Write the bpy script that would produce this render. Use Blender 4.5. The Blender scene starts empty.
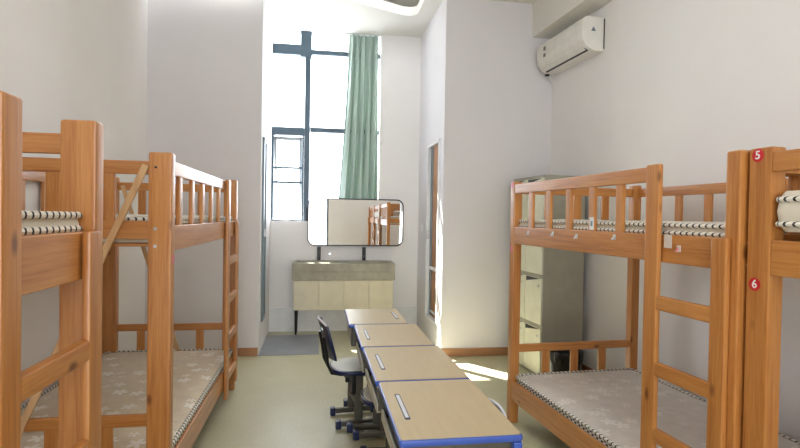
import bpy, bmesh, math, random
from mathutils import Vector, Matrix
random.seed(7)
S = bpy.context.scene
C = S.collection
PI = math.pi

# ------------------------------------------------------------------ materials
def lin(r, g, b):
    f = lambda c: (c/255/12.92) if c/255 <= .04045 else ((c/255+.055)/1.055)**2.4
    return (f(r), f(g), f(b), 1)

class NT:
    def __init__(s, name):
        s.m = bpy.data.materials.new(name); s.m.use_nodes = True
        s.t = s.m.node_tree; s.n = s.t.nodes; s.p = s.n['Principled BSDF']; s.out = s.n['Material Output']
    def node(s, typ, **kw):
        n = s.n.new(typ)
        for k, v in kw.items(): setattr(n, k, v)
        return n
    def link(s, a, b): s.t.links.new(a, b)
    def obj(s): return s.node('ShaderNodeTexCoord').outputs['Object']
    def mapping(s, scale, loc=(0, 0, 0), src=None):
        n = s.node('ShaderNodeMapping'); n.inputs['Scale'].default_value = scale; n.inputs['Location'].default_value = loc
        s.link(src or s.obj(), n.inputs['Vector']); return n.outputs[0]
    def noise(s, vec, scale=5, detail=3, rough=.5, dist=0):
        n = s.node('ShaderNodeTexNoise'); n.inputs['Scale'].default_value = scale; n.inputs['Detail'].default_value = detail
        n.inputs['Roughness'].default_value = rough; n.inputs['Distortion'].default_value = dist
        s.link(vec, n.inputs['Vector']); return n.outputs['Fac']
    def ramp(s, fac, stops, interp='LINEAR'):
        n = s.node('ShaderNodeValToRGB'); e = n.color_ramp.elements; n.color_ramp.interpolation = interp
        while len(e) < len(stops): e.new(.5)
        for el, (p, c) in zip(e, stops): el.position = p; el.color = c
        s.link(fac, n.inputs[0]); return n.outputs[0]
    def math(s, op, a, b=None, c=None):
        n = s.node('ShaderNodeMath', operation=op)
        for i, v in enumerate((a, b, c)):
            if v is None: continue
            if isinstance(v, (int, float)): n.inputs[i].default_value = v
            else: s.link(v, n.inputs[i])
        return n.outputs[0]
    def mix(s, fac, a, b, blend='MIX'):
        n = s.node('ShaderNodeMix', data_type='RGBA', blend_type=blend)
        for i, v in ((0, fac), (6, a), (7, b)):
            if isinstance(v, (int, float, tuple)): n.inputs[i].default_value = v
            else: s.link(v, n.inputs[i])
        return n.outputs[2]
    def bump(s, h, strength=.2, dist=.01):
        n = s.node('ShaderNodeBump'); n.inputs['Strength'].default_value = strength; n.inputs['Distance'].default_value = dist
        s.link(h, n.inputs['Height']); s.link(n.outputs[0], s.p.inputs['Normal'])
    def set(s, **kw):
        for k, v in kw.items():
            i = s.p.inputs[k.replace('_', ' ')]
            if isinstance(v, (int, float, tuple)): i.default_value = v
            else: s.link(v, i)
        return s

def plain(name, col, rough=.5, metal=0., spec=.5, var=.04):
    t = NT(name)
    f = t.noise(t.obj(), 9, 3)
    c2 = tuple(max(0, x*(1-var*3)) for x in col[:3]) + (1,)
    t.set(Base_Color=t.ramp(f, [(.3, col), (.75, c2)]), Roughness=rough, Metallic=metal)
    t.p.inputs['Specular IOR Level'].default_value = spec
    return t.m

def wood(name, axis):
    t = NT(name)
    sc = [34, 34, 34]; sc[axis] = 1.5
    info = t.node('ShaderNodeObjectInfo')
    add = t.node('ShaderNodeVectorMath', operation='ADD')
    mul = t.node('ShaderNodeVectorMath', operation='SCALE'); t.link(info.outputs['Random'], mul.inputs['Scale'])
    mul.inputs[0].default_value = (13.1, 7.7, 9.3)
    t.link(t.obj(), add.inputs[0]); t.link(mul.outputs[0], add.inputs[1])
    v = t.mapping(tuple(sc), src=add.outputs[0])
    n1 = t.noise(v, 1.0, 4, .55, .7)
    n2 = t.noise(v, 4.0, 3, .6, .2)
    c = t.ramp(n1, [(.22, lin(204, 145, 80)), (.52, lin(190, 126, 62)), (.76, lin(156, 92, 38))])
    c = t.mix(.3, c, t.ramp(n2, [(.35, lin(206, 148, 84)), (.65, lin(154, 90, 40))]))
    # broad tone from board to board
    tone = t.ramp(info.outputs['Random'], [(0, (.93, .90, .86, 1)), (1, (1, 1, 1, 1))])
    c = t.mix(1.0, c, tone, 'MULTIPLY')
    # knots
    ks = [7, 7, 7]; ks[axis] = 3.4
    vo = t.node('ShaderNodeTexVoronoi'); vo.inputs['Scale'].default_value = 1.0
    t.link(t.mapping(tuple(ks), src=add.outputs[0]), vo.inputs['Vector'])
    k = t.ramp(vo.outputs['Distance'], [(.045, (1, 1, 1, 1)), (.12, (0, 0, 0, 1))])
    c = t.mix(t.math('MULTIPLY', k, .8), c, lin(98, 48, 20))
    t.set(Base_Color=c, Roughness=.36)
    t.p.inputs['Coat Weight'].default_value = .3; t.p.inputs['Coat Roughness'].default_value = .2
    t.bump(n2, .08, .002)
    return t.m

def paint(name, col, rough=.75, amt=.03):
    t = NT(name)
    n = t.noise(t.obj(), 1.3, 4)
    c2 = tuple(x*(1-amt*2) for x in col[:3]) + (1,)
    t.set(Base_Color=t.ramp(n, [(.3, col), (.75, c2)]), Roughness=rough)
    t.bump(t.noise(t.obj(), 180, 3), .06, .002)
    return t.m

W0 = None
def pale(name):
    t = NT(name); n1 = t.noise(t.mapping((24, 24, 4)), 1, 4)
    t.set(Base_Color=t.ramp(n1, [(.3, lin(214, 176, 130)), (.7, lin(190, 146, 100))]), Roughness=.5); return t.m
W = {'x': wood('pine_x', 0), 'y': wood('pine_y', 1), 'z': wood('pine_z', 2)}
M = {'pale_pine': pale('pale_pine')}
M['wall'] = paint('wall_paint', lin(238, 236, 235))
M['partition'] = paint('partition_dimmed', lin(224, 221, 223))  # wall colour darkened, putting the partitions' weaker light into the paint
M['ceiling'] = paint('ceiling_paint', lin(226, 224, 216))
M['white'] = plain('white_enamel', lin(235, 236, 236), .35)
M['base'] = plain('brown_baseboard', lin(172, 124, 86), .45)
M['dark_frame'] = plain('dark_window_frame', lin(78, 98, 112), .45)
M['pale_frame'] = plain('pale_aluminium', lin(176, 180, 182), .4, .3)
M['blue_grey'] = plain('blue_grey_frame', lin(110, 126, 136), .35, .2)
M['black'] = plain('black_metal', lin(22, 22, 24), .35)
M['cabinet'] = plain('cream_cabinet', lin(212, 205, 180), .4)
M['desk_metal'] = plain('desk_beige_metal', lin(196, 194, 176), .45)
M['column'] = plain('taupe_metal', lin(94, 90, 79), .42, .2)
M['blue'] = plain('blue_plastic', lin(62, 92, 178), .35)
M['navy'] = plain('navy_plastic', lin(28, 38, 76), .32)
M['silver'] = plain('brushed_silver', lin(205, 206, 208), .28, .9)
M['tray'] = plain('tray_plastic', lin(222, 224, 232), .35)
M['seat'] = plain('seat_cream', lin(214, 212, 200), .45)
M['locker'] = plain('locker_enamel', lin(164, 162, 146), .4)
M['locker_door'] = plain('locker_door_enamel', lin(220, 220, 198), .4)
M['ac'] = plain('ac_plastic', lin(232, 230, 222), .35)
M['red'] = plain('red_sticker', lin(196, 30, 42), .4)
M['pink'] = plain('faded_sticker', lin(214, 120, 128), .5)
M['digit'] = plain('white_digit', lin(245, 240, 240), .5)
M['hook'] = plain('clear_hook', lin(214, 206, 196), .2)
M['bag'] = plain('bin_black', lin(24, 26, 26), .35)
M['brown'] = plain('closet_board', lin(168, 120, 80), .55)
M['bark'] = plain('bark', lin(92, 76, 62), .9)
M['leaf'] = plain('leaf', lin(84, 124, 60), .6)
M['switch'] = plain('switch_plastic', lin(240, 240, 238), .4)

t = NT('vinyl_floor')
v = t.obj()
n = t.noise(v, 1.1, 5, .6); n2 = t.noise(v, 60, 3)
c = t.ramp(n, [(.3, lin(194, 190, 158)), (.7, lin(180, 176, 144))])
c = t.mix(.12, c, t.ramp(n2, [(.4, lin(160, 160, 130)), (.6, lin(225, 222, 196))]))
t.set(Base_Color=c, Roughness=t.ramp(t.noise(v, 3, 4), [(.3, (.3,)*3+(1,)), (.7, (.48,)*3+(1,))]))
M['floor'] = t.m

t = NT('concrete')
n = t.noise(t.obj(), 7, 8, .65)
c = t.ramp(n, [(.3, lin(138, 136, 122)), (.6, lin(166, 163, 148)), (.78, lin(192, 189, 176))])
t.set(Base_Color=c, Roughness=.7); t.bump(n, .3, .01)
M['concrete'] = t.m

t = NT('desk_laminate')
n = t.noise(t.mapping((30, 3, 3)), 2, 4)
t.set(Base_Color=t.ramp(n, [(.3, lin(198, 180, 142)), (.7, lin(193, 174, 136))]), Roughness=.3)
M['laminate'] = t.m

t = NT('grey_mat')
n = t.noise(t.obj(), 4, 5); n2 = t.noise(t.obj(), 120, 2)
t.set(Base_Color=t.mix(.3, t.ramp(n, [(.3, lin(128, 132, 140)), (.7, lin(150, 154, 160))]), t.ramp(n2, [(.4, lin(105, 108, 116)), (.6, lin(165, 168, 174))])), Roughness=.35)
M['mat'] = t.m

t = NT('mirror_glass'); t.set(Base_Color=(.92, .94, .94, 1), Metallic=1.0, Roughness=.015); M['mirror'] = t.m

t = NT('window_glass')
tr = t.node('ShaderNodeBsdfTransparent'); gl = t.node('ShaderNodeBsdfGlossy'); gl.inputs['Roughness'].default_value = .02
mx = t.node('ShaderNodeMixShader'); mx.inputs[0].default_value = .05; t.link(tr.outputs[0], mx.inputs[1]); t.link(gl.outputs[0], mx.inputs[2])
t.link(mx.outputs[0], t.out.inputs[0]); M['glass'] = t.m

t = NT('mint_curtain')
n = t.noise(t.mapping((40, 40, 2)), 3, 3)
col = t.ramp(n, [(.3, lin(182, 198, 189)), (.7, lin(170, 188, 178))])
t.set(Base_Color=col, Roughness=.8)
tl = t.node('ShaderNodeBsdfTranslucent'); t.link(col, tl.inputs[0])
mx = t.node('ShaderNodeMixShader'); mx.inputs[0].default_value = .14
t.link(t.p.outputs[0], mx.inputs[1]); t.link(tl.outputs[0], mx.inputs[2]); t.link(mx.outputs[0], t.out.inputs[0])
M['curtain'] = t.m

def ticking(name, base, flower, dark=None):
    """mattress cover woven with scattered five petal flowers"""
    t = NT(name); v = t.obj()
    sep = t.node('ShaderNodeSeparateXYZ'); t.link(v, sep.inputs[0])
    comb = t.node('ShaderNodeCombineXYZ'); t.link(sep.outputs[0], comb.inputs[0]); t.link(sep.outputs[1], comb.inputs[1])
    vo = t.node('ShaderNodeTexVoronoi'); vo.inputs['Scale'].default_value = 8.5; vo.inputs['Randomness'].default_value = .75
    t.link(comb.outputs[0], vo.inputs['Vector'])
    sub = t.node('ShaderNodeVectorMath', operation='SUBTRACT'); t.link(comb.outputs[0], sub.inputs[0]); t.link(vo.outputs['Position'], sub.inputs[1])
    s2 = t.node('ShaderNodeSeparateXYZ'); t.link(sub.outputs[0], s2.inputs[0])
    ang = t.math('ARCTAN2', s2.outputs[1], s2.outputs[0])
    ln = t.node('ShaderNodeVectorMath', operation='LENGTH'); t.link(sub.outputs[0], ln.inputs[0])
    pet = t.math('ABSOLUTE', t.math('COSINE', t.math('MULTIPLY', ang, 2.5)))
    lim = t.math('MULTIPLY_ADD', pet, .034, .014)
    f = t.math('LESS_THAN', ln.outputs['Value'], lim)
    f = t.math('MULTIPLY', f, t.math('GREATER_THAN', ln.outputs['Value'], .006))
    c = t.ramp(t.noise(v, 14, 4), [(.3, base), (.7, tuple(x*.88 for x in base[:3])+(1,))])
    c = t.mix(t.math('MULTIPLY', f, .8), c, flower)
    t.set(Base_Color=c, Roughness=.6)
    t.p.inputs['Sheen Weight'].default_value = .2
    t.bump(t.math('ADD', t.noise(v, 9, 3), t.math('MULTIPLY', f, .15)), .35, .02)
    return t.m
M['tick'] = ticking('flowered_ticking', lin(222, 208, 182), lin(250, 248, 242))
M['tick2'] = ticking('grey_ticking', lin(212, 204, 194), lin(230, 224, 216))
M['tick3'] = ticking('cream_ticking', lin(218, 212, 198), lin(110, 104, 94))

def stitched(name, freq, thr, white, black, zfreq=0):
    t = NT(name); sep = t.node('ShaderNodeSeparateXYZ'); t.link(t.obj(), sep.inputs[0])
    s = t.math('ADD', sep.outputs[0], sep.outputs[1])
    a = t.math('SINE', t.math('MULTIPLY', s, freq))
    if zfreq:
        b = t.math('SINE', t.math('MULTIPLY', sep.outputs[2], zfreq))
        a = t.math('MULTIPLY', a, b)
    f = t.math('GREATER_THAN', a, thr)
    t.set(Base_Color=t.mix(f, white, black), Roughness=.7)
    return t.m
M['piping'] = stitched('stitched_piping', 190, .62, lin(226, 222, 210), lin(26, 28, 30))
M['cream_side'] = plain('cream_side', lin(222, 214, 196), .7)
M['border'] = stitched('zigzag_border', 150, .1, lin(206, 200, 186), lin(40, 42, 44), 260)

# ------------------------------------------------------------------ mesh helpers
class MB:
    def __init__(s): s.bm = bmesh.new()
    def _merge(s, b, mat=None):
        if mat is not None: b.transform(mat)
        me = bpy.data.meshes.new('tmp'); b.to_mesh(me); b.free(); s.bm.from_mesh(me); bpy.data.meshes.remove(me)
    def box(s, x0, x1, y0, y1, z0, z1, bev=0., seg=2, mat=None):
        if x0 > x1: x0, x1 = x1, x0
        if y0 > y1: y0, y1 = y1, y0
        b = bmesh.new(); bmesh.ops.create_cube(b, size=1)
        b.transform(Matrix.Translation(((x0+x1)/2, (y0+y1)/2, (z0+z1)/2)) @ Matrix.Diagonal((x1-x0, y1-y0, z1-z0, 1)))
        if bev > 0:
            bev = min(bev, .45*min(x1-x0, y1-y0, z1-z0))
            bmesh.ops.bevel(b, geom=b.edges[:], offset=bev, segments=seg, profile=.5, affect='EDGES')
        s._merge(b, mat); return s
    def bar(s, p, q, w, d, bev=.002, up=(0, 1, 0)):
        """square bar from p to q, w across, d along the up direction"""
        p = Vector(p); q = Vector(q); z = (q-p).normalized(); y = Vector(up); x = y.cross(z).normalized(); y = z.cross(x)
        R = Matrix((x, y, z)).transposed().to_4x4(); R.translation = (p+q)/2
        L = (q-p).length
        return s.box(-w/2, w/2, -d/2, d/2, -L/2, L/2, bev, 1, R)
    def cyl(s, p, q, r, r2=None, seg=16, cap=True):
        p = Vector(p); q = Vector(q); b = bmesh.new()
        bmesh.ops.create_cone(b, cap_ends=cap, segments=seg, radius1=r, radius2=r if r2 is None else r2, depth=(q-p).length)
        R = Vector((0, 0, 1)).rotation_difference(q-p).to_matrix().to_4x4(); R.translation = (p+q)/2
        s._merge(b, R); return s
    def tube(s, pts, r, seg=8, closed=False):
        pts = [Vector(p) for p in pts]; n = len(pts); rings = []
        for i, p in enumerate(pts):
            a = pts[(i-1) % n] if closed or i else p; c = pts[(i+1) % n] if closed or i < n-1 else p
            d = (c-a).normalized(); ref = Vector((0, 0, 1)) if abs(d.z) < .9 else Vector((1, 0, 0))
            u = d.cross(ref).normalized(); w = u.cross(d)
            rings.append([s.bm.verts.new(p+u*r*math.cos(2*PI*k/seg)+w*r*math.sin(2*PI*k/seg)) for k in range(seg)])
        for i in range(n if closed else n-1):
            A, B = rings[i], rings[(i+1) % n]
            for k in range(seg): s.bm.faces.new((A[k], A[(k+1) % seg], B[(k+1) % seg], B[k]))
        if not closed:
            s.bm.faces.new(rings[0]); s.bm.faces.new(rings[-1][::-1])
        return s
    def prism(s, pts, z0, z1, mat=None, bev=0):
        """polygon (x, y) pulled from z0 to z1"""
        b = bmesh.new(); lo = [b.verts.new((x, y, z0)) for x, y in pts]; hi = [b.verts.new((x, y, z1)) for x, y in pts]
        b.faces.new(lo[::-1]); b.faces.new(hi); n = len(pts)
        for i in range(n): b.faces.new((lo[i], lo[(i+1) % n], hi[(i+1) % n], hi[i]))
        if bev:
            ed = [e for e in b.edges if abs(e.verts[0].co.z-e.verts[1].co.z) < 1e-6]
            bmesh.ops.bevel(b, geom=ed, offset=bev, segments=2, profile=.5, affect='EDGES')
        s._merge(b, mat); return s
    def lathe(s, prof, c=(0, 0), seg=24):
        rings = [[s.bm.verts.new((c[0]+r*math.cos(2*PI*k/seg), c[1]+r*math.sin(2*PI*k/seg), z)) for k in range(seg)] for r, z in prof]
        for A, B in zip(rings, rings[1:]):
            for k in range(seg): s.bm.faces.new((A[k], A[(k+1) % seg], B[(k+1) % seg], B[k]))
        s.bm.faces.new(rings[0][::-1]); s.bm.faces.new(rings[-1]); return s
    def build(s, name, m, parent=None, smooth=False, loc=None):
        bmesh.ops.recalc_face_normals(s.bm, faces=s.bm.faces[:])
        me = bpy.data.meshes.new(name); s.bm.to_mesh(me); s.bm.free(); me.materials.append(m)
        o = bpy.data.objects.new(name, me); C.objects.link(o)
        if smooth:
            for p in me.polygons: p.use_smooth = True
            try: me.set_sharp_from_angle(angle=math.radians(38))
            except Exception: pass
        if smooth:
            wn = o.modifiers.new('weighted', 'WEIGHTED_NORMAL'); wn.keep_sharp = True
        if parent: o.parent = parent
        if loc: o.location = loc
        return o

def thing(name, label, cat, loc=(0, 0, 0), rz=0., group=None):
    o = bpy.data.objects.new(name, None); C.objects.link(o); o.location = loc; o.rotation_euler = (0, 0, rz)
    o.empty_display_size = .1
    return tag(o, label, cat, group)
def tag(o, label, cat, group=None):
    o['label'] = label; o['category'] = cat
    if group: o['group'] = group
    return o
def struct(name, mb, m, parent=None, label=None):
    o = mb.build(name, m, parent)
    if not parent: o['kind'] = 'structure'
    if label: o['label'] = label
    return o
def rrect(w, h, r, n=6, cx=0, cy=0):
    pts = []
    for sx, sy, a0 in ((1, -1, -PI/2), (1, 1, 0), (-1, 1, PI/2), (-1, -1, PI)):
        for i in range(n+1):
            a = a0+PI/2*i/n; pts.append((cx+sx*(w/2-r)+r*math.cos(a), cy+sy*(h/2-r)+r*math.sin(a)))
    return pts
def text_mesh(ch, size):
    cu = bpy.data.curves.new('digit', 'FONT'); cu.body = ch; cu.size = size; cu.extrude = .0006; cu.align_x = 'CENTER'; cu.align_y = 'CENTER'; cu.offset = size*.015
    o = bpy.data.objects.new('digit', cu); C.objects.link(o); bpy.context.view_layer.update()
    me = bpy.data.meshes.new_from_object(o.evaluated_get(bpy.context.evaluated_depsgraph_get()))
    bpy.data.objects.remove(o); return me

# ------------------------------------------------------------------ room shell
TW = math.radians(3.78)                       # the right wall and its beds are turned a little
XL, YP, YR, XA, XB, YB, YN = -1.69, 5.5, 5.28, -.585, 1.285, 6.62, -3.0
ZC = 3.74
def wx(y): return 2.46+(5.28-y)*math.tan(TW)  # right wall face
def outfloor():
    return [(XL-.12, YN-.12), (wx(YN)+.2, YN-.12), (2.62, 5.5), (2.62, 7.0), (XL-.12, 7.0)]
struct('floor', MB().prism(outfloor(), -.1, 0), M['floor'])
struct('wall_left', MB().box(XL-.12, XL, YN-.12, 5.62, 0, 3.95), M['wall'])
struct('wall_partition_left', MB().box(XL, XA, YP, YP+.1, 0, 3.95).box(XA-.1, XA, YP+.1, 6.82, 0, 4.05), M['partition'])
wr = MB().prism([(wx(YN), YN), (wx(YN)+.15, YN), (2.46+.15, 5.4), (2.46, 5.4), (wx(5.28), 5.28)], 0, 3.95)
struct('wall_right', wr, M['wall'])
DY0, DY1, DZ0, DZ1 = 5.44, 6.04, .28, 2.30    # closet opening in the alcove's right wall
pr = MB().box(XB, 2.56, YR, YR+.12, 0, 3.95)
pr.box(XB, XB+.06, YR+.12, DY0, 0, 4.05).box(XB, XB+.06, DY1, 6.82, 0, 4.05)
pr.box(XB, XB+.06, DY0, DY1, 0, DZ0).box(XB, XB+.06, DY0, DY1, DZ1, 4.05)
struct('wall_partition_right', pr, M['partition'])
WX0, WX1, WZ0, WZ1 = XA, .765, 1.38, 3.77
wb = MB().box(XA, XB+.06, YB, YB+.2, 0, WZ0).box(WX1, XB+.06, YB, YB+.2, WZ0, 4.05).box(XA, WX1, YB, YB+.2, WZ1, 4.05)
struct('wall_back', wb, M['wall'])
struct('trim_1', MB().box(XA, XB, YB-.02, YB, 0, .30, .003), M['white'])
# ceiling of the room and of the alcove (with its recess and rounded corner)
struct('ceiling', MB().prism([(XL-.12, YN-.12), (wx(YN)+.15, YN-.12), (2.62, 5.4), (XL-.12, 5.4)], ZC, ZC+.12), M['ceiling'])
cr = [(1.0+.09*math.sin(a), 5.845+.09*math.cos(a)) for a in [0, .5, 1.0, 1.57]]
struct('ceiling_alcove', MB().prism([(XA, 5.4), (-.2, 5.4), (.22, 5.6)] + [(.93, 5.93)] + cr + [(1.09, 5.4), (XB, 5.4), (XB, YB), (XA, YB)], 3.77, 3.87), M['ceiling'])
struct('ceiling_recess', MB().box(XA, XB, 5.3, YB, 4.0, 4.05), M['ceiling'])
# beam under the ceiling along the right wall
bw = .235
struct('beam_right', MB().prism([(wx(YN)-bw, YN), (wx(YN), YN), (wx(5.28), 5.28), (wx(5.28)-bw, 5.28)], 3.385, ZC), M['ceiling'])
# baseboards
struct('baseboard_left', MB().box(XL, XA-.01, YP-.012, YP, 0, .085, .003), M['base'])
struct('baseboard_right', MB().box(XB+.012, wx(5.28), YR-.012, YR, 0, .085, .003), M['base'])
struct('baseboard_left_side', MB().box(XL, XL+.012, YN, YP, 0, .085, .003), M['base'])
struct('baseboard_right_side', MB().prism([(wx(YN)-.012, YN), (wx(YN), YN), (wx(5.28), 5.28), (wx(5.28)-.012, 5.28)], 0, .085), M['base'])
# wall behind the camera: glass door on the left, an unseen high window added above to light the room
RX0, RX1 = XL, wx(YN)
RM = 1.5
GX0, GX1 = -1.25, .62
rw = MB().box(RX0, GX0, YN-.12, YN, 0, 2.05).box(GX1, RX1, YN-.12, YN, 0, 2.05)
rw.box(RX0, RX0+RM, YN-.12, YN, 2.05, 3.95).box(RX1-RM, RX1+.1, YN-.12, YN, 2.05, 3.95).box(RX0, RX1, YN-.12, YN, 3.6, 3.95)
struct('wall_rear', rw, M['wall'])
d = struct('door_1', MB().box(GX0, GX0+.06, YN-.08, YN-.02, 0, 2.05).box(GX1-.06, GX1, YN-.08, YN-.02, 0, 2.05).box(GX0, GX1, YN-.08, YN-.02, 2.0, 2.08)
           .box((GX0+GX1)/2-.04, (GX0+GX1)/2+.04, YN-.08, YN-.02, 0, 2.05).box(GX0, GX1, YN-.08, YN-.02, 0, .08), M['dark_frame'])
MB().box(GX0, GX1, YN-.055, YN-.05, .08, 2.0).build('pane', M['glass'], d)
w = MB().box(RX0+RM, RX1-RM, YN-.08, YN-.02, 2.08, 2.13).box(RX0+RM, RX1-RM, YN-.08, YN-.02, 3.55, 3.6)
for k in range(5):
    x = RX0+RM+(RX1-RX0-2*RM)*k/4; w.box(x-.025, x+.025, YN-.08, YN-.02, 2.08, 3.6)
w2 = struct('window_added', w, M['dark_frame'])
MB().box(RX0+RM, RX1-RM, YN-.055, YN-.05, 2.13, 3.55).build('pane', M['glass'], w2)

# ------------------------------------------------------------------ alcove window
YW = 6.72
f = MB()
f.box(-.245, -.105, YW-.03, YW+.05, 3.45, 3.77, .004)                 # thick head of the mullion
f.box(-.185, -.115, YW-.03, YW+.05, 1.38, 3.452, .004)                  # mullion
f.box(WX0, -.243, YW-.03, YW+.05, 3.47, 3.60, .004)
f.box(-.107, WX1, YW-.02, YW+.05, 3.49, 3.55, .004)
f.box(WX0, -.187, YW-.03, YW+.05, 2.46, 2.56, .004)
f.box(-.113, WX1, YW-.02, YW+.05, 2.51, 2.57, .004)
f.box(WX0, WX0+.026, YW-.03, YW+.05, 1.402, 2.458, .003)
f.box(WX0, WX1, YW-.03, YW+.05, 1.375, 1.40, .003)
f.box(-.207, -.187, YW-.03, YW+.03, 1.40, 2.458, .003)
f.box(WX0, -.19, YW-.02, YW+.01, 2.035, 2.062).box(WX0, -.19, YW-.02, YW+.01, 1.852, 1.88)
win = struct('window_1', f, M['dark_frame'])
g = MB().box(-.115, WX1-.03, YW+.005, YW+.01, 1.4, 2.51).box(-.115, WX1-.03, YW+.005, YW+.01, 2.57, 3.49)
g.box(WX0+.02, -.185, YW+.005, YW+.01, 2.56, 3.47).box(WX0+.02, -.245, YW+.005, YW+.01, 3.6, 3.77).box(-.105, WX1-.03, YW+.005, YW+.01, 3.55, 3.77)
g.build('pane', M['glass'], win)
# the top hung sash, pushed outwards
R = Matrix.Translation((0, YW+.06, 2.45)) @ Matrix.Rotation(math.radians(14), 4, 'X')
s = MB()
for a in ((-.565, -.53, -1.04, 0), (-.25, -.21, -1.04, 0)): s.box(a[0], a[1], -.02, .02, a[2], a[3], .003, 1, R)
for a in ((-.565, -.21, -.045, 0), (-.565, -.21, -1.04, -.985)): s.box(a[0], a[1], -.02, .02, a[2], a[3], .003, 1, R)
sash = s.build('sash', M['pale_frame'], win)
MB().box(-.53, -.25, -.003, .003, -.985, -.045, 0, 1, R).build('pane', M['glass'], sash)
h = MB().box(-.148, -.112, YW-.05, YW-.03, 1.38, 1.56, .006).bar((-.125, YW-.055, 1.54), (-.098, YW-.10, 1.43), .026, .022).bar((-.125, YW-.055, 1.46), (-.088, YW-.09, 1.395), .03, .02)
h.build('window_handle', M['black'], win)

# a tree outside the window
tr = thing('tree', 'pale sunlit leafy tree outside, left of the dark framed window', 'tree', (-2.6, 13.5, -3))
MB().cyl((0, 0, 0), (0, 0, 3.2), .12, .08, 10).cyl((0, 0, 3.0), (.5, .1, 4.4), .05, .02, 8).cyl((0, 0, 2.8), (1.3, -.2, 4.6), .035, .012, 6).cyl((.4, 0, 3.6), (1.9, .1, 4.7), .02, .008, 6).build('trunk', M['bark'], tr)
lf = MB()
for k in range(520):
    u = Vector((random.gauss(0, 1), random.gauss(0, 1), random.gauss(0, 1))).normalized()*random.uniform(.3, 1)
    p = Vector((.15+u.x*.95, u.y*.8, 4.2+u.z*1.5)); a = Matrix.Rotation(random.uniform(0, 6.3), 3, random.choice('XYZ')) @ Matrix.Rotation(random.uniform(0, 6.3), 3, 'X')
    sz = random.uniform(.05, .11)
    vs = [lf.bm.verts.new(p+a @ Vector(q)*sz) for q in ((-1, 0, 0), (0, -.45, .1), (1, 0, 0), (0, .45, .1))]
    lf.bm.faces.new(vs)
lf.build('foliage', M['leaf'], tr)

# ------------------------------------------------------------------ curtain
cb = MB(); NU, NV = 90, 44
rows = []
for j in range(NV+1):
    q = j/NV; z = 3.765-q*(3.765-1.60)
    xl = .357-.10*min(1, q*1.05)**1.6; xr = .742+.008*min(1, q*1.2)
    amp = .024+.018*q; row = []
    for i in range(NU+1):
        u = i/NU
        ph = u*2*PI*5.5+.7*math.sin(q*2.5+u*5)
        y = 6.675+amp*math.sin(ph)+.008*math.sin(ph*2.3+q*6)
        x = xl+(xr-xl)*u+.010*math.cos(ph*1.0+1)*(.4+q)
        if q > .78:                                     # gathered and tucked at the foot
            k = (q-.78)/.22; x += .03*k*math.sin(u*9+2)*(1-abs(2*u-1)); y -= .012*k*math.sin(u*14+q*20)
        row.append(cb.bm.verts.new((x, y, z)))
    rows.append(row)
for j in range(NV):
    for i in range(NU): cb.bm.faces.new((rows[j][i], rows[j][i+1], rows[j+1][i+1], rows[j+1][i]))
cur = thing('curtain', 'mint green curtain hanging in folds at the right of the alcove window', 'curtain')
cl = cb.build('cloth', M['curtain'], cur, True)
so = cl.modifiers.new('thick', 'SOLIDIFY'); so.thickness = .002
MB().box(.30, .76, 6.655, 6.675, 3.752, 3.77, .003).build('rail', M['white'], cur)

# ------------------------------------------------------------------ mirror and vanity
mr = thing('mirror', 'wide wall mirror with rounded corners and a thin black frame', 'mirror', (.48, YB-.012, 1.375), math.radians(.9))
Rm = Matrix.Rotation(PI/2, 4, 'X')
out = rrect(1.21, .60, .09, 8); inn = rrect(1.18, .57, .078, 8)
fb = MB(); n = len(out)
for ya, yb in ((-.03, 0),):
    A = [fb.bm.verts.new((x, ya, z)) for x, z in out]; B = [fb.bm.verts.new((x, yb, z)) for x, z in out]
    A2 = [fb.bm.verts.new((x, ya, z)) for x, z in inn]; B2 = [fb.bm.verts.new((x, yb, z)) for x, z in inn]
    for i in range(n):
        j = (i+1) % n
        for q in ((A[i], A[j], B[j], B[i]), (A2[i], A2[j], B2[j], B2[i]), (A[i], A[j], A2[j], A2[i]), (B[i], B[j], B2[j], B2[i])): fb.bm.faces.new(q)
fb.build('mirror_frame', M['black'], mr)
MB().prism(rrect(1.182, .572, .078, 8), .004, .022, Rm).build('mirror_glass', M['mirror'], mr)

va = thing('vanity', 'wall vanity with cream doors under a long concrete basin', 'vanity', (.3175, 6.2, 0))
VW = .61
cab = MB().box(-VW+.018, VW-.018, .022, .385, .33, .69, .003).build('cabinet_body', M['cabinet'], va)
for k in range(4):
    x0 = -VW+.018+k*(2*VW-.036)/4; x1 = x0+(2*VW-.036)/4
    MB().box(x0+.0025, x1-.0025, .004, .022, .334, .684, .002).build('door', M['cabinet'], va)
b = MB().box(-VW, VW, 0, .395, .69, .79, .004)
b.box(-VW, VW, 0, .05, .79, .893, .004).box(-VW, VW, .30, .395, .79, .893, .004).box(-VW, -VW+.06, .03, .38, .79, .892).box(VW-.06, VW, .03, .38, .79, .892).box(-.05, .05, .03, .38, .79, .892)
b.build('basin', M['concrete'], va)
for sx in (-1, 1):
    for y in (.20, .36): MB().cyl((sx*(VW-.045), y, 0), (sx*(VW-.045), y, .33), .011, .020, 12).build('leg', M['black'], va)
for xx, lb in ((.018, 'black upright tap above the left half of the concrete basin'), (.584, 'black upright tap above the right half of the concrete basin')):
    tp = thing('tap', lb, 'tap', (xx, YB, 0), 0, 'black wall taps over the basin')
    MB().box(-.022, .022, -.035, 0, .885, 1.06, .006).build('tap_body', M['black'], tp)
    MB().box(-.014, .014, -.13, -.03, .925, .95, .005).build('spout', M['black'], tp)
    MB().box(-.008, .008, -.06, -.03, 1.02, 1.035, .003).build('tap_lever', M['black'], tp)
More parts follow.
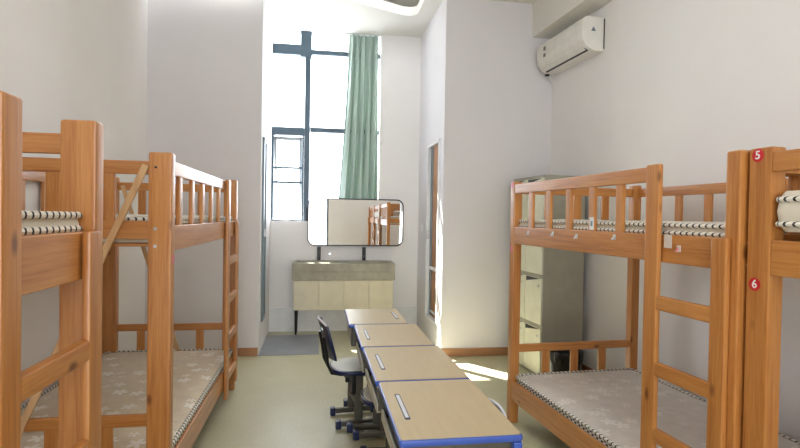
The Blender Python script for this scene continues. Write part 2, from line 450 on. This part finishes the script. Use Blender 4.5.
# white glint between mirror and basin, put in as a small chrome disc
sw = MB().cyl((.155, YB-.012, .975), (.155, YB, .975), .017, None, 20).build('glint_disc', M['silver'], None, True)
tag(sw, 'tiny round chrome disc standing for a glint between the left tap and the mirror', 'glint disc')
MBm = MB().box(-.6, .03, 5.49, 6.38, 0, .008, .003).build('floor_mat', M['mat'])
tag(MBm, 'flat grey mat on the floor in front of the alcove', 'mat')

# left alcove door: slim blue-grey frame on the side wall
d2 = struct('door_2', MB().box(XA, XA+.02, 5.64, 5.68, .32, 2.27, .003).box(XA, XA+.02, 5.88, 5.92, .32, 2.27, .003).box(XA, XA+.02, 5.64, 5.92, 2.23, 2.27, .003).box(XA, XA+.02, 5.64, 5.92, .32, .36, .003), M['blue_grey'])
MB().box(XA, XA+.008, 5.68, 5.88, .36, 2.23).build('pane', M['blue_grey'], d2)
MB().box(XA+.02, XA+.04, 5.66, 5.675, 1.22, 1.30, .003).build('door_handle', M['silver'], d2)
# right alcove closet with a white framed opening
d3 = struct('door_3', MB().box(XB-.018, XB+.08, DY0, DY0+.035, DZ0, DZ1, .003).box(XB-.018, XB+.08, DY1-.04, DY1, DZ0, DZ1, .003).box(XB-.018, XB+.08, DY0, DY1, DZ1-.035, DZ1, .003).box(XB-.018, XB+.08, DY0, DY1, DZ0, DZ0+.035, .003), M['white'])
MB().box(XB+.028, XB+.05, DY0+.035, DY1-.13, DZ0+.035, DZ1-.035, .002).build('door_panel', M['brown'], d3)
MB().box(XB+.020, XB+.05, DY1-.13, DY1-.04, DZ0+.035, DZ1-.035, .002).build('glass_strip', M['blue_grey'], d3)
MB().box(XB+.0, XB+.035, DY0+.035, DY1-.13, .855, .885, .002).box(XB+.012, XB+.035, DY0+.035, DY1-.13, .36, .38, .002).build('cross_rail', M['white'], d3)
MB().box(XB-.03, XB+.01, DY1-.075, DY1-.05, 1.2, 1.3, .004).build('door_handle', M['silver'], d3)
s_ = MB().box(XB-.012, XB, 6.28, 6.36, 1.28, 1.36, .004).build('light_switch', M['switch'])
tag(s_, 'small white switch plate on the alcove side wall, right of the mirror', 'light switch')

# ------------------------------------------------------------------ bunk beds
def tool_bed(label, loc, rz, sx, L, Wd, pw, pd, ladder, gap, brace=False, stickers='plain', nlow=.49, rz0=1.063, midb=1.28):
    """sx = +1: the bed reaches towards +x from its aisle face, -1: towards -x; y runs along the bed"""
    b = thing('bunk_bed', label, 'bunk bed', loc, rz, 'pine bunk beds along the two walls')
    X = lambda v: sx*v
    H = 1.735 if sx < 0 else 1.72
    for v0 in (0, Wd-pw):
        for y0 in (0, L-pd):
            MB().box(X(v0), X(v0+pw), y0, y0+pd, 0, H, .009, 2).build('post', W['z'], b, True)
    r0, r1 = pd, L-pd
    if ladder == 'far': u2 = (L-.16, L-.078); u1 = (u2[0]-gap-.08, u2[0]-gap); ga, gb = r0, u1[0]+.03
    else: u2 = (.030, .100); u1 = (u2[1]+gap, u2[1]+gap+.082); ga, gb = u1[1]-.03, r1
    # side rails (aisle and wall)
    MB().box(X(.004), X(.032), r0, r1, midb, 1.40, .005).build('side_rail', W['y'], b, True)
    MB().box(X(.004), X(.032), r0, r1, .17, .305, .005).build('side_rail', W['y'], b, True)
    MB().box(X(Wd-.032), X(Wd-.004), r0, r1, 1.28, 1.40, .005).build('side_rail', W['y'], b, True)
    MB().box(X(Wd-.032), X(Wd-.004), r0, r1, .17, .305, .005).build('side_rail', W['y'], b, True)
    # guard rails with spindles
    MB().box(X(.002), X(.032), ga, gb, 1.632, 1.70, .006).build('guard_rail', W['y'], b, True)
    if ladder == 'far': sp = [ga+(gb-ga)*(k+.5)/5.3 for k in range(5)]
    else: sp = [gb-.235-.232*k for k in range(5)]
    for y in sp: MB().box(X(.006), X(.026), y-.026, y+.026, 1.395, 1.635, .004).build('spindle', W['z'], b, True)
    MB().box(X(Wd-.032), X(Wd-.004), r0, r1, 1.632, 1.697, .006).build('guard_rail', W['y'], b, True)
    nw = 7
    for k in range(nw):
        y = r0+(r1-r0)*(k+.6)/(nw+.2); MB().box(X(Wd-.027), X(Wd-.009), y-.03, y+.03, 1.395, 1.635, .004).build('spindle', W['z'], b, True)
    # end frames
    for e, (ya, yb) in enumerate(((.018, .045), (L-.045, L-.018))):
        zl = nlow if e == 0 else .50
        va_, vb = pw, Wd-pw
        MB().box(X(va_), X(vb), ya, yb, 1.633, 1.695, .006).build('end_rail', W['x'], b, True)
        MB().box(X(va_), X(vb), ya, yb, 1.335, 1.42, .006).build('end_rail', W['x'], b, True)
        MB().box(X(va_), X(vb), ya, yb, zl, zl+.056, .006).build('end_rail', W['x'], b, True)
        MB().box(X(va_), X(vb), ya, yb, .17, .29, .006).build('end_rail', W['x'], b, True)
        for v in (.285, .515, .745):
            v *= Wd/1.03
            MB().box(X(v-.03), X(v+.03), ya+.004, yb-.004, 1.415, 1.637, .004).build('spindle', W['z'], b, True)
            MB().box(X(v-.03), X(v+.03), ya+.004, yb-.004, .285, zl+.003, .004).build('spindle', W['z'], b, True)
        if brace:
            y = ya-.009 if e == 0 else ya-.009
            p, q = ((.115, 1.675), (.745, .22)) if e == 0 else ((Wd-.14, 1.67), (.41, .22))
            MB().bar((X(p[0]), y, p[1]), (X(q[0]), y, q[1]), .030, .014).build('brace', M['pale_pine'], b)
    # slatted base of each bunk (one repeated board surface)
    for z in (1.30, .19):
        s = MB()
        for k in range(11):
            y = .09+(L-.18)*k/10; s.box(X(.033), X(Wd-.033), y-.04, y+.04, z, z+.015, .002, 1)
        s.build('slat_base', W['x'], b)
    # ladder
    lad = MB().box(X(-.026), X(0), u1[0], u1[1], .10, 1.705, .008, 2).build('ladder', W['z'], b, True)
    MB().box(X(-.026), X(0), u2[0], u2[1], .10, 1.402, .008, 2).build('upright', W['z'], lad, True)
    ra, rb = min(u1[1], u2[1]), max(u1[0], u2[0])
    for k in range(4):
        z = rz0-.287*k
        if z < .1: continue
        MB().box(X(-.025), X(.006), ra-.006, rb+.006, z, z+.062, .009, 2).build('rung', W['y'], lad, True)
    # bolts on the end faces of the posts
    for v0 in (pw*.68, Wd-pw*.68):
        for z in (1.385, 1.305):
            MB().cyl((X(v0), -.004, z), (X(v0), .004, z), .008, None, 12).build('bolt', M['silver'], b)
        MB().cyl((X(v0), -.0015, 1.665), (X(v0), .004, 1.665), .006, None, 12).build('bolt', M['bag'], b)
    # number stickers on the aisle face of one post
    ys = L-pd/2 if stickers != 'near' else pd/2
    for k, z in enumerate((1.693, 1.243)):
        if stickers == 'none' or (stickers == 'near' and k == 0): continue
        m = M['red'] if stickers == 'digits' else M['pink']
        yy = ys+(.008 if stickers == 'digits' else 0)
        st = MB().cyl((X(-.0012), yy, z), (X(.003), yy, z), .0228, None, 28).build('sticker', m, b)
        if stickers == 'digits':
            me = text_mesh('56'[k], .041); me.materials.clear(); me.materials.append(M['digit'])
            o = bpy.data.objects.new('digit', me); C.objects.link(o); o.parent = st
            o.location = (X(-.0018), yy, z); o.rotation_euler = (PI/2, 0, -PI/2)
            st['label'] = 'round red sticker with white number ' + '56'[k]
    return b

AX, AY = 1.491, 1.65
LB = 1.925
BR = dict(sx=1, L=LB, Wd=1.03, pw=.064, ladder='near', gap=.285, rz0=1.075)
bedA = tool_bed('pine bunk bed on the right beside the steel locker, ladder at its near end', (AX, AY, 0), TW, pd=.066, **BR)
dirv = Vector((-math.sin(TW), math.cos(TW), 0))
farB = Vector((1.511, 1.638, 0)); oB = farB-dirv*LB
bedB = tool_bed('pine bunk bed at the right edge with red stickers 5 and 6 on its post', oB, TW, stickers='digits', pd=.090, **BR)
BL = dict(sx=-1, L=1.98, Wd=1.02, pw=.103, pd=.064, ladder='far', gap=.345)
bed2 = tool_bed('pine bunk bed on the left nearest the alcove, with diagonal end braces', (-.662, 2.515, 0), 0, brace=True, stickers='near', nlow=.47, rz0=1.078, **BL)
bed1 = tool_bed('pine bunk bed in the left foreground, ladder cut by the picture edge', (-.665, -.217, 0), 0, stickers='none', rz0=1.030, midb=1.262, **BL)
# a further bed of the right row, seen only in the mirror
def copy_tree(o, parent=None):
    c = o.copy(); C.objects.link(c); c.parent = parent
    for ch in list(o.children): copy_tree(ch, c)
    return c
bedC = copy_tree(bedA); bedC.location = oB-dirv*(LB+.012); bedC['label'] = 'pine bunk bed behind the camera, seen only in the mirror'

# hooks stuck on the aisle rail of the right bed (things hung there)
def on_right(s, v, z): return Vector((AX, AY, 0))+dirv*s+Vector((math.cos(TW), math.sin(TW), 0))*v+Vector((0, 0, z))
for s, z, big, lb in ((1.64, 1.365, 0, 'clear adhesive hook on the right bed rail, farthest from the ladder'), (1.32, 1.37, 0, 'clear adhesive hook on the right bed rail, second from its far end'),
                      (1.06, 1.365, 1, 'clear adhesive hook on the right bed rail, third from its far end'), (.72, 1.375, 0, 'clear adhesive hook on the right bed rail, just left of the ladder'),
                      (.355, 1.372, 2, 'square pale hook plate on the rail behind the ladder opening'), (.292, 1.345, 1, 'clear hook with a pink knob on the rail beside the square plate')):
    o = thing('adhesive_hook', lb, 'hook', on_right(s, .004, z), TW, 'adhesive hooks on the right bed rail')
    hs = .028 if big == 2 else .014
    MB().box(-.003, 0, -hs/1.25, hs/1.25, -hs, hs, .001, 1).build('backplate', M['hook'], o)
    if big < 2: MB().tube([(-.003, 0, .006), (-.010, 0, -.006), (-.016, 0, -.013), (-.018, 0, -.007)], .003, 6).build('hook_arm', M['silver'] if s > .3 else M['pink'], o, True)
sp_y = LB-.074-.235-.232*3
lt = MB().box(-.002, 0, -.020, .020, 1.405, 1.472, .004, 2).build('label_tag', M['white'])
lt.location = on_right(sp_y, .006, 0); lt.rotation_euler = (0, 0, TW)
tag(lt, 'small white label stuck on a guard spindle of the right bed', 'label')
MB().box(-.0026, -.0012, -.009, .009, 1.425, 1.452, .001).build('printed_mark', M['blue_grey'], lt)

def mattress(label, loc, rz, sx, L, Wd, z0, z1, top, v0=.036, y0=.05, lift=0, rad=.05, pipes=None):
    o = thing('mattress', label, 'mattress', loc, rz, 'mattresses on the bunks')
    X = lambda v: sx*v
    va_, vb, ya, yb = v0, Wd-.04, y0, L-y0
    cx, cy = (va_+vb)/2, (ya+yb)/2; w, h = vb-va_, yb-ya
    th = z1-z0
    # soft body: rounded plan, bulging sides, uneven top
    b = MB(); r = rad; outl = rrect(w, h, r, 8); rings = []
    prof = [(0, .012), (.15, .002), (.5, -.004), (.85, .002), (1, .012)]
    for q, inset in prof:
        rings.append([b.bm.verts.new((X(cx+x*(1-2*inset/w)), cy+y*(1-2*inset/h), z0+q*th)) for x, y in outl])
    n = len(outl)
    for A, B in zip(rings, rings[1:]):
        for k in range(n): b.bm.faces.new((A[k], A[(k+1) % n], B[(k+1) % n], B[k]))
    b.bm.faces.new(rings[0][::-1])
    side = b.build('mattress_side', M['cream_side'] if z0 > 1 else M['border'], o, True)
    # the top panel
    b = MB(); NX, NY = 14, 28; g = []
    for j in range(NY+1):
        row = []
        for i in range(NX+1):
            u, v = i/NX*2-1, j/NY*2-1
            ed = min(1-abs(u), 1-abs(v)); e2 = min(1, ed/.10)
            zz = z1-.004+.014*math.sin(e2*PI/2)+.004*math.sin(u*7+v*5)*e2+lift*max(0, v-.75)*4*max(0, 1)
            k = .012
            # rounded corners
            xx, yy = u*(w/2-k), v*(h/2-k)
            cxr, cyr = w/2-k-(rad-.01), h/2-k-(rad-.01)
            if abs(xx) > cxr and abs(yy) > cyr:
                dx, dy = abs(xx)-cxr, abs(yy)-cyr; dd = math.hypot(dx, dy); mx_ = max(dx, dy)
                if dd > 0: dx, dy = dx/dd*mx_, dy/dd*mx_
                xx = math.copysign(cxr+dx, xx); yy = math.copysign(cyr+dy, yy)
            row.append(b.bm.verts.new((X(cx+xx), cy+yy, zz)))
        g.append(row)
    for j in range(NY):
        for i in range(NX): b.bm.faces.new((g[j][i], g[j][i+1], g[j+1][i+1], g[j+1][i]))
    b.build('mattress_top', M[top], o, True)
    for zp in (pipes or ((1.408, z1-.004) if z0 > 1 else (z0+.1*th, z1-.004))):
        MB().tube([(X(cx+x*1.0), cy+y*1.0, zp) for x, y in outl], .010, 8, True).build('piping', M['piping'], o, True)
    return o
mattress('cream mattress on the top bunk of the right bed beside the locker', (AX, AY, 0), TW, 1, LB, 1.03, 1.318, 1.445, 'tick3')
mattress('grey flowered mattress on the lower bunk of the right bed beside the locker', (AX, AY, 0), TW, 1, LB, 1.03, .212, .340, 'tick2')
mattress('thick cream mattress on the top bunk at the right edge, behind sticker 5', oB, TW, 1, LB, 1.03, 1.43, 1.565, 'tick3', v0=-.004, y0=.094, rad=.055, pipes=(1.455, 1.537))
mattress('grey mattress on the lower bunk of the bed at the right edge', oB, TW, 1, LB, 1.03, .212, .340, 'tick2')
mattress('cream mattress on the top bunk of the left bed nearest the alcove', (-.662, 2.515, 0), 0, -1, 1.98, 1.02, 1.318, 1.43, 'tick3')
mattress('beige mattress with white flowers on the lower bunk nearest the alcove, left', (-.662, 2.515, 0), 0, -1, 1.98, 1.02, .212, .342, 'tick', v0=.020)
mattress('cream mattress with stitched piping on the top bunk in the left foreground', (-.665, -.217, 0), 0, -1, 1.98, 1.02, 1.345, 1.452, 'tick3')
mattress('beige mattress on the lower bunk of the bed in the left foreground', (-.665, -.217, 0), 0, -1, 1.98, 1.02, .212, .340, 'tick')

# ------------------------------------------------------------------ desks
def desk(label, x0, y0, wx_, ly, rz=0, flip=False):
    """near-left corner (x0, y0); wx_ across the aisle, ly along it"""
    d = thing('school_desk', label, 'desk', (x0+wx_/2, y0+ly/2, 0), rz+(PI if flip else 0), 'row of blue edged school desks')
    a, b = wx_/2, ly/2
    MB().prism(rrect(2*a, 2*b, .012, 4), .714, .7385, bev=.008).build('edge_band', M['blue'], d, True)
    MB().prism(rrect(2*a-.014, 2*b-.014, .008, 4), .735, .7405).build('tabletop', M['laminate'], d)
    tray = MB().prism(rrect(.021, .262, .006, 4, -a+.057, 0), .7395, .7425, bev=.001).build('pen_tray', M['navy'], d)
    MB().prism(rrect(.013, .235, .005, 4, -a+.057, 0), .7415, .7435, bev=.0008).build('tray_inlay', M['tray'], tray)
    bx = MB().box(-a+.015, a-.02, -b+.035, b-.035, .585, .597, .002)
    bx.box(a-.03, a-.02, -b+.035, b-.035, .585, .714, .002)
    bx.box(-a+.012, -a+.022, -b+.035, b-.035, .585, .635, .003).box(-a+.012, -a+.022, -b+.035, b-.035, .695, .714, .002)
    bk_ = bx.build('book_box', M['desk_metal'], d)
    for sy in (-1, 1): MB().box(-a+.015, a-.02, sy*(b-.045), sy*(b-.035), .585, .714, .002).build('end_panel', M['column'], bk_)  # dark taupe instead of beige: shade on the ends put into the colour
    for sy in (-1, 1):
        y = sy*(b-.055)
        lg = MB().box(-.045, .035, y-.014, y+.014, .36, .59, .006).box(-.035, .025, y-.018, y+.018, .05, .40, .008).build('leg', M['column'], d, True)
        MB().box(-a+.035, a-.035, y-.02, y+.02, .012, .052, .006).build('foot_bar', M['column'], lg)
        for sx in (-1, 1):
            MB().box(sx*(a-.04), sx*(a+.0), y-.026, y+.026, 0, .062, .008).build('end_cap', M['navy'], lg, True)
    MB().box(-.02, .01, -b+.06, b-.06, .17, .20, .004).box(.0, .02, -b+.06, b-.06, .42, .50, .004).build('cross_bar', M['column'], d)
    return d
desk('nearest of the four joined school desks, bright blue front edge', .268, 1.635, .42, .600)
desk('second school desk from the camera in the joined row', .255, 2.245, .43, .590, .01)
desk('third school desk from the camera, between the second and the farthest', .245, 2.845, .42, .585)
desk('farthest school desk, its pen tray on the right side', .212, 3.44, .405, .565, 0, True)
# blue hook bracket hanging on the near desk's right corner
hk = MB().box(.655, .688, 1.64, 1.668, .56, .712, .006).build('desk_bracket', M['blue'])
tag(hk, 'blue plastic corner bracket under the front right corner of the nearest desk', 'bracket')

# ------------------------------------------------------------------ chairs
def chair(label, x, y, rz, zs=.40, zt=.72):
    """faces +x; origin under the seat centre"""
    c = thing('school_chair', label, 'chair', (x, y, 0), rz, 'blue school chairs at the desk row')
    def sup(a, b, n=28, e=2.6): return [(math.copysign(abs(math.cos(t))**(2/e), math.cos(t))*a, math.copysign(abs(math.sin(t))**(2/e), math.sin(t))*b) for t in [2*PI*k/n for k in range(n)]]
    MB().prism(sup(.185, .185), zs-.032, zs-.004, bev=.010).build('seat_rim', M['navy'], c, True)
    MB().prism(sup(.172, .172), zs-.02, zs, bev=.006).build('seat', M['seat'], c, True)
    # curved back shell with a grip slot, leaning back
    bk = MB(); N, K = 16, 12; hgt = zt-zs-.06; F, Bk = [], []
    for j in range(K+1):
        q = j/K; z = zs+.06+q*hgt; x0 = -.185-.075*q; half = .175*(1-.10*(2*q-1)**4)*(.80+.2*math.sin(min(1, q*1.6)*PI/2))
        f_, g_ = [], []
        for i in range(N+1):
            u = i/N*2-1; yy = u*half; xx = x0+.032*u*u; zz = z-(.022*abs(u)**3 if j == K else 0)
            f_.append(bk.bm.verts.new((xx, yy, zz))); g_.append(bk.bm.verts.new((xx-.013, yy, zz)))
        F.append(f_); Bk.append(g_)
    hole = lambda i, j: j in (K-3,) and 4 <= i < N-4
    for j in range(K):
        for i in range(N):
            if hole(i, j):
                continue
            bk.bm.faces.new((F[j][i], F[j][i+1], F[j+1][i+1], F[j+1][i])); bk.bm.faces.new((Bk[j][i], Bk[j+1][i], Bk[j+1][i+1], Bk[j][i+1]))
    for j in range(K):
        for i in (0, N): bk.bm.faces.new((F[j][i], F[j+1][i], Bk[j+1][i], Bk[j][i]))
    for i in range(N):
        for j in (0, K): bk.bm.faces.new((F[j][i], F[j][i+1], Bk[j][i+1], Bk[j][i]))
    j = K-3
    for i in range(4, N-4):
        for jj in (j, j+1): bk.bm.faces.new((F[jj][i], F[jj][i+1], Bk[jj][i+1], Bk[jj][i]))
    for i in (4, N-4): bk.bm.faces.new((F[j][i], F[j+1][i], Bk[j+1][i], Bk[j][i]))
    back = bk.build('backrest', M['navy'], c, True)
    pts = [(-.185-.075-.0065+.032*u*u, u*.158, zt+.002-.022*abs(u)**3) for u in [k/10*2-1 for k in range(11)]]
    MB().tube(pts, .0075, 8).build('top_trim', M['tray'], back, True)
    MB().box(-.19-.0065, -.17, -.125, .125, zs+.085, zs+.19, .004).build('back_pad', M['navy'], back) if False else None
    # two curved stays from below the seat up behind the back
    for sy in (-1, 1):
        MB().tube([(.02, sy*.09, zs-.045), (-.12, sy*.09, zs-.045), (-.185, sy*.095, zs-.03), (-.212, sy*.10, zs+.03), (-.225, sy*.10, zs+.12), (-.245, sy*.10, zs+.22)], .011, 8).build('back_stay', M['black'], c, True)
    MB().box(-.10, .11, -.12, .12, zs-.06, zs-.034, .004).build('seat_bracket', M['column'], c)
    for sy in (-1, 1):
        yy = sy*.125
        lg = MB().box(-.03, .03, yy-.013, yy+.013, .05, zs-.04, .008).build('leg', M['column'], c, True)
        MB().box(-.05, -.02, yy-.016, yy+.016, zs-.17, zs-.04, .006).build('leg_sleeve', M['black'], lg)
        MB().box(-.125, .15, yy-.016, yy+.016, .014, .05, .006).build('foot_bar', M['column'], lg)
        for xa, xb in ((-.158, -.12), (.145, .185)): MB().box(xa, xb, yy-.022, yy+.022, 0, .058, .007).build('end_cap', M['navy'], lg, True)
    MB().box(-.02, .02, -.12, .12, .14, .165, .004).build('cross_bar', M['column'], c)
    return c
chair('navy school chair pulled out at the farthest desk, cream seat', .28, 3.70, math.radians(7), .405, .735)
chair('navy school chair tucked from the right under the third desk, seat edge showing left', .445, 2.99, PI-math.radians(5), .43, .665)
chair('navy school chair tucked under the nearest desk from the right side', .505, 2.10, PI+math.radians(3), .34, .658)

# ------------------------------------------------------------------ steel locker, bin, air conditioner
lk = thing('steel_locker', 'tall pale green steel locker with stacked doors behind the right bed', 'locker', (2.027, 4.45, 0), TW)
MB().box(0, .41, 0, .66, 0, 1.86, .004).build('locker_body', M['locker'], lk)
for r in range(4):
    for cidx in range(2):
        y0 = .004+cidx*.329; z0 = .03+r*.46
        dr = MB().box(-.016, 0, y0, y0+.322, z0, z0+.425, .003).build('door', M['locker_door'], lk)
        MB().prism([(0, 0), (.27, 0), (0, .042)], -.019, -.0158, Matrix(((0, 0, 1, 0), (-1, 0, 0, y0+.295), (0, -1, 0, z0+.420), (0, 0, 0, 1)))).build('gap_wedge', M['bag'], dr)  # shade in the gap of a door ajar, put on as a flat dark wedge
        MB().cyl((-.022, y0+.06, z0+.35), (-.015, y0+.06, z0+.35), .012, None, 14).build('lock', M['silver'], dr)
bn = thing('waste_bin', 'black waste bin with a black bag, on the floor beside the locker', 'bin', (2.12, 4.2, 0))
MB().lathe([(.105, 0), (.11, .004), (.145, .30), (.150, .31), (.142, .31), (.11, .03)], seg=28).build('bin_body', M['bag'], bn, True)
bg = MB(); prof = [(.146, .24), (.155, .27), (.158, .315), (.15, .335), (.135, .32), (.12, .2)]; rg = []
for r, z in prof: rg.append([bg.bm.verts.new(((r+.006*math.sin(k*2.7))*math.cos(2*PI*k/40), (r+.006*math.sin(k*2.7))*math.sin(2*PI*k/40), z+.008*math.sin(k*1.9))) for k in range(40)])
for A, B in zip(rg, rg[1:]):
    for k in range(40): bg.bm.faces.new((A[k], A[(k+1) % 40], B[(k+1) % 40], B[k]))
bg.build('bin_bag', M['bag'], bn, True)

ac = thing('air_conditioner', 'white split air conditioner high on the right wall', 'air conditioner', (wx(5.2), 5.2, 2.975), TW)
# local: -x towards the room, -y towards the camera
prof = [(0, .30), (-.17, .30), (-.205, .285), (-.222, .24), (-.225, .15), (-.215, .09), (-.17, .03), (-.10, .0), (0, .0)]
def ext(prof, y0, y1):
    m = MB(); A = [m.bm.verts.new((x, y0, z)) for x, z in prof]; B = [m.bm.verts.new((x, y1, z)) for x, z in prof]; n = len(prof)
    m.bm.faces.new(A); m.bm.faces.new(B[::-1])
    for i in range(n): m.bm.faces.new((A[i], A[(i+1) % n], B[(i+1) % n], B[i]))
    return m
ext(prof, -.84, 0).build('ac_body', M['ac'], ac)
MB().bar((-.223, -.83, .095), (-.223, -.02, .095), .004, .003).build('panel_seam', M['column'], ac)
MB().bar((-.150, -.80, .0185), (-.150, -.05, .0185), .045, .004, up=(.5, 0, .9)).build('air_outlet', M['bag'], ac)
MB().bar((-.178, -.80, .026), (-.178, -.05, .026), .05, .006, up=(.55, 0, .83)).build('outlet_flap', M['ac'], ac)
MB().box(-.008, .0, -.845, -.84, .02, .29).build('back_plate', M['bag'], ac)
MB().prism([(-.024, -.018), (.024, -.018), (0, .024)], 0, .001, Matrix(((1, 0, 0, -.11), (0, 0, -1, -.8405), (0, 1, 0, .19), (0, 0, 0, 1)))).build('triangle_mark', M['blue_grey'], ac)
mk = MB()
for z0, z1 in ((.195, .235), (.13, .165)):
    for k in range(2):
        y = -.18+.022*k; mk.box(-.2275, -.2245, y, y+.014, z0, z1)
mk.build('printed_mark', M['column'], ac)
pc = MB().tube([(-.08, -.02, 0), (-.075, -.015, -.03), (-.04, -.01, -.08), (-.02, -.02, -.16), (-.03, -.03, -.22)], .006, 8).build('drain_hose', M['ac'], ac, True)
MB().box(-.13, -.09, -.03, 0, -.018, 0, .004).build('hose_clip', M['bag'], ac)

# ------------------------------------------------------------------ lamp added out of frame above the aisle to brighten the side walls
def lamp(label, x, y, power):
    l = thing('fill_lamp', label, 'lamp', (x, y, ZC), 0, 'added lamps that brighten the dormitory')
    MB().box(-.62, .62, -.07, .07, -.05, 0, .01).build('lamp_housing', M['white'], l)
    t_ = NT('lamp_diffuser'); t_.p.inputs['Emission Color'].default_value = (1, .97, .92, 1); t_.p.inputs['Emission Strength'].default_value = power
    MB().box(-.60, .60, -.055, .055, -.062, -.05, .004).build('diffuser', t_.m, l)
    return l
lamp('added white tube lamp above the aisle, out of the frame, brightening the side walls', .45, 1.9, 22)

# ------------------------------------------------------------------ world, sun, camera
wd = bpy.data.worlds.new('World'); S.world = wd; wd.use_nodes = True
bgd = wd.node_tree.nodes['Background']; bgd.inputs[0].default_value = (.89, .94, 1.0, 1); bgd.inputs[1].default_value = 5.5
sd = bpy.data.lights.new('sun', 'SUN'); sd.energy = 22; sd.angle = math.radians(.6); sd.color = (1, .96, .88)
so = bpy.data.objects.new('sun', sd); C.objects.link(so)
so.rotation_euler = Vector((.79, -1, -1.52)).to_track_quat('-Z', 'Y').to_euler()
so.location = (-6, 14, 14)
for nm, (x, y, z), (sx, sz), rx in (('portal_front', ((WX0+WX1)/2, 6.8, 2.57), (1.36, 2.4), -PI/2), ('portal_rear', (.6, YN-.1, 2.8), (1.8, 1.5), PI/2), ('portal_door', (-.31, YN-.1, 1.0), (1.87, 2.0), PI/2)):
    al = bpy.data.lights.new(nm, 'AREA'); al.shape = 'RECTANGLE'; al.size = sx; al.size_y = sz; al.cycles.is_portal = True
    ao = bpy.data.objects.new(nm, al); C.objects.link(ao); ao.location = (x, y, z); ao.rotation_euler = (rx, 0, 0)

F = 520.0; YAW = math.radians(8.97519); PIT = math.radians(.84166); ROLL = math.radians(.95)
fw = Vector((math.sin(YAW)*math.cos(PIT), math.cos(YAW)*math.cos(PIT), -math.sin(PIT)))
r0 = Vector((math.cos(YAW), -math.sin(YAW), 0)); u0 = r0.cross(fw)
rt = r0*math.cos(ROLL)+u0*math.sin(ROLL); up = u0*math.cos(ROLL)-r0*math.sin(ROLL)
cam = bpy.data.cameras.new('camera'); cam.sensor_width = 36; cam.lens = F/800*36; cam.clip_start = .02
co = bpy.data.objects.new('camera', cam); C.objects.link(co)
Mx = Matrix((rt, up, -fw)).transposed().to_4x4(); Mx.translation = (0, 0, 1.46); co.matrix_world = Mx
S.camera = co
S.view_settings.view_transform = 'Standard'; S.view_settings.look = 'None'; S.view_settings.gamma = 1; S.view_settings.use_curve_mapping = False
S.view_settings.exposure = 1.08
S.cycles.max_bounces = 10; S.cycles.diffuse_bounces = 6; S.cycles.transparent_max_bounces = 12; S.cycles.use_denoising = True
S.cycles.sample_clamp_indirect = 6; S.cycles.caustics_reflective = False; S.cycles.caustics_refractive = False
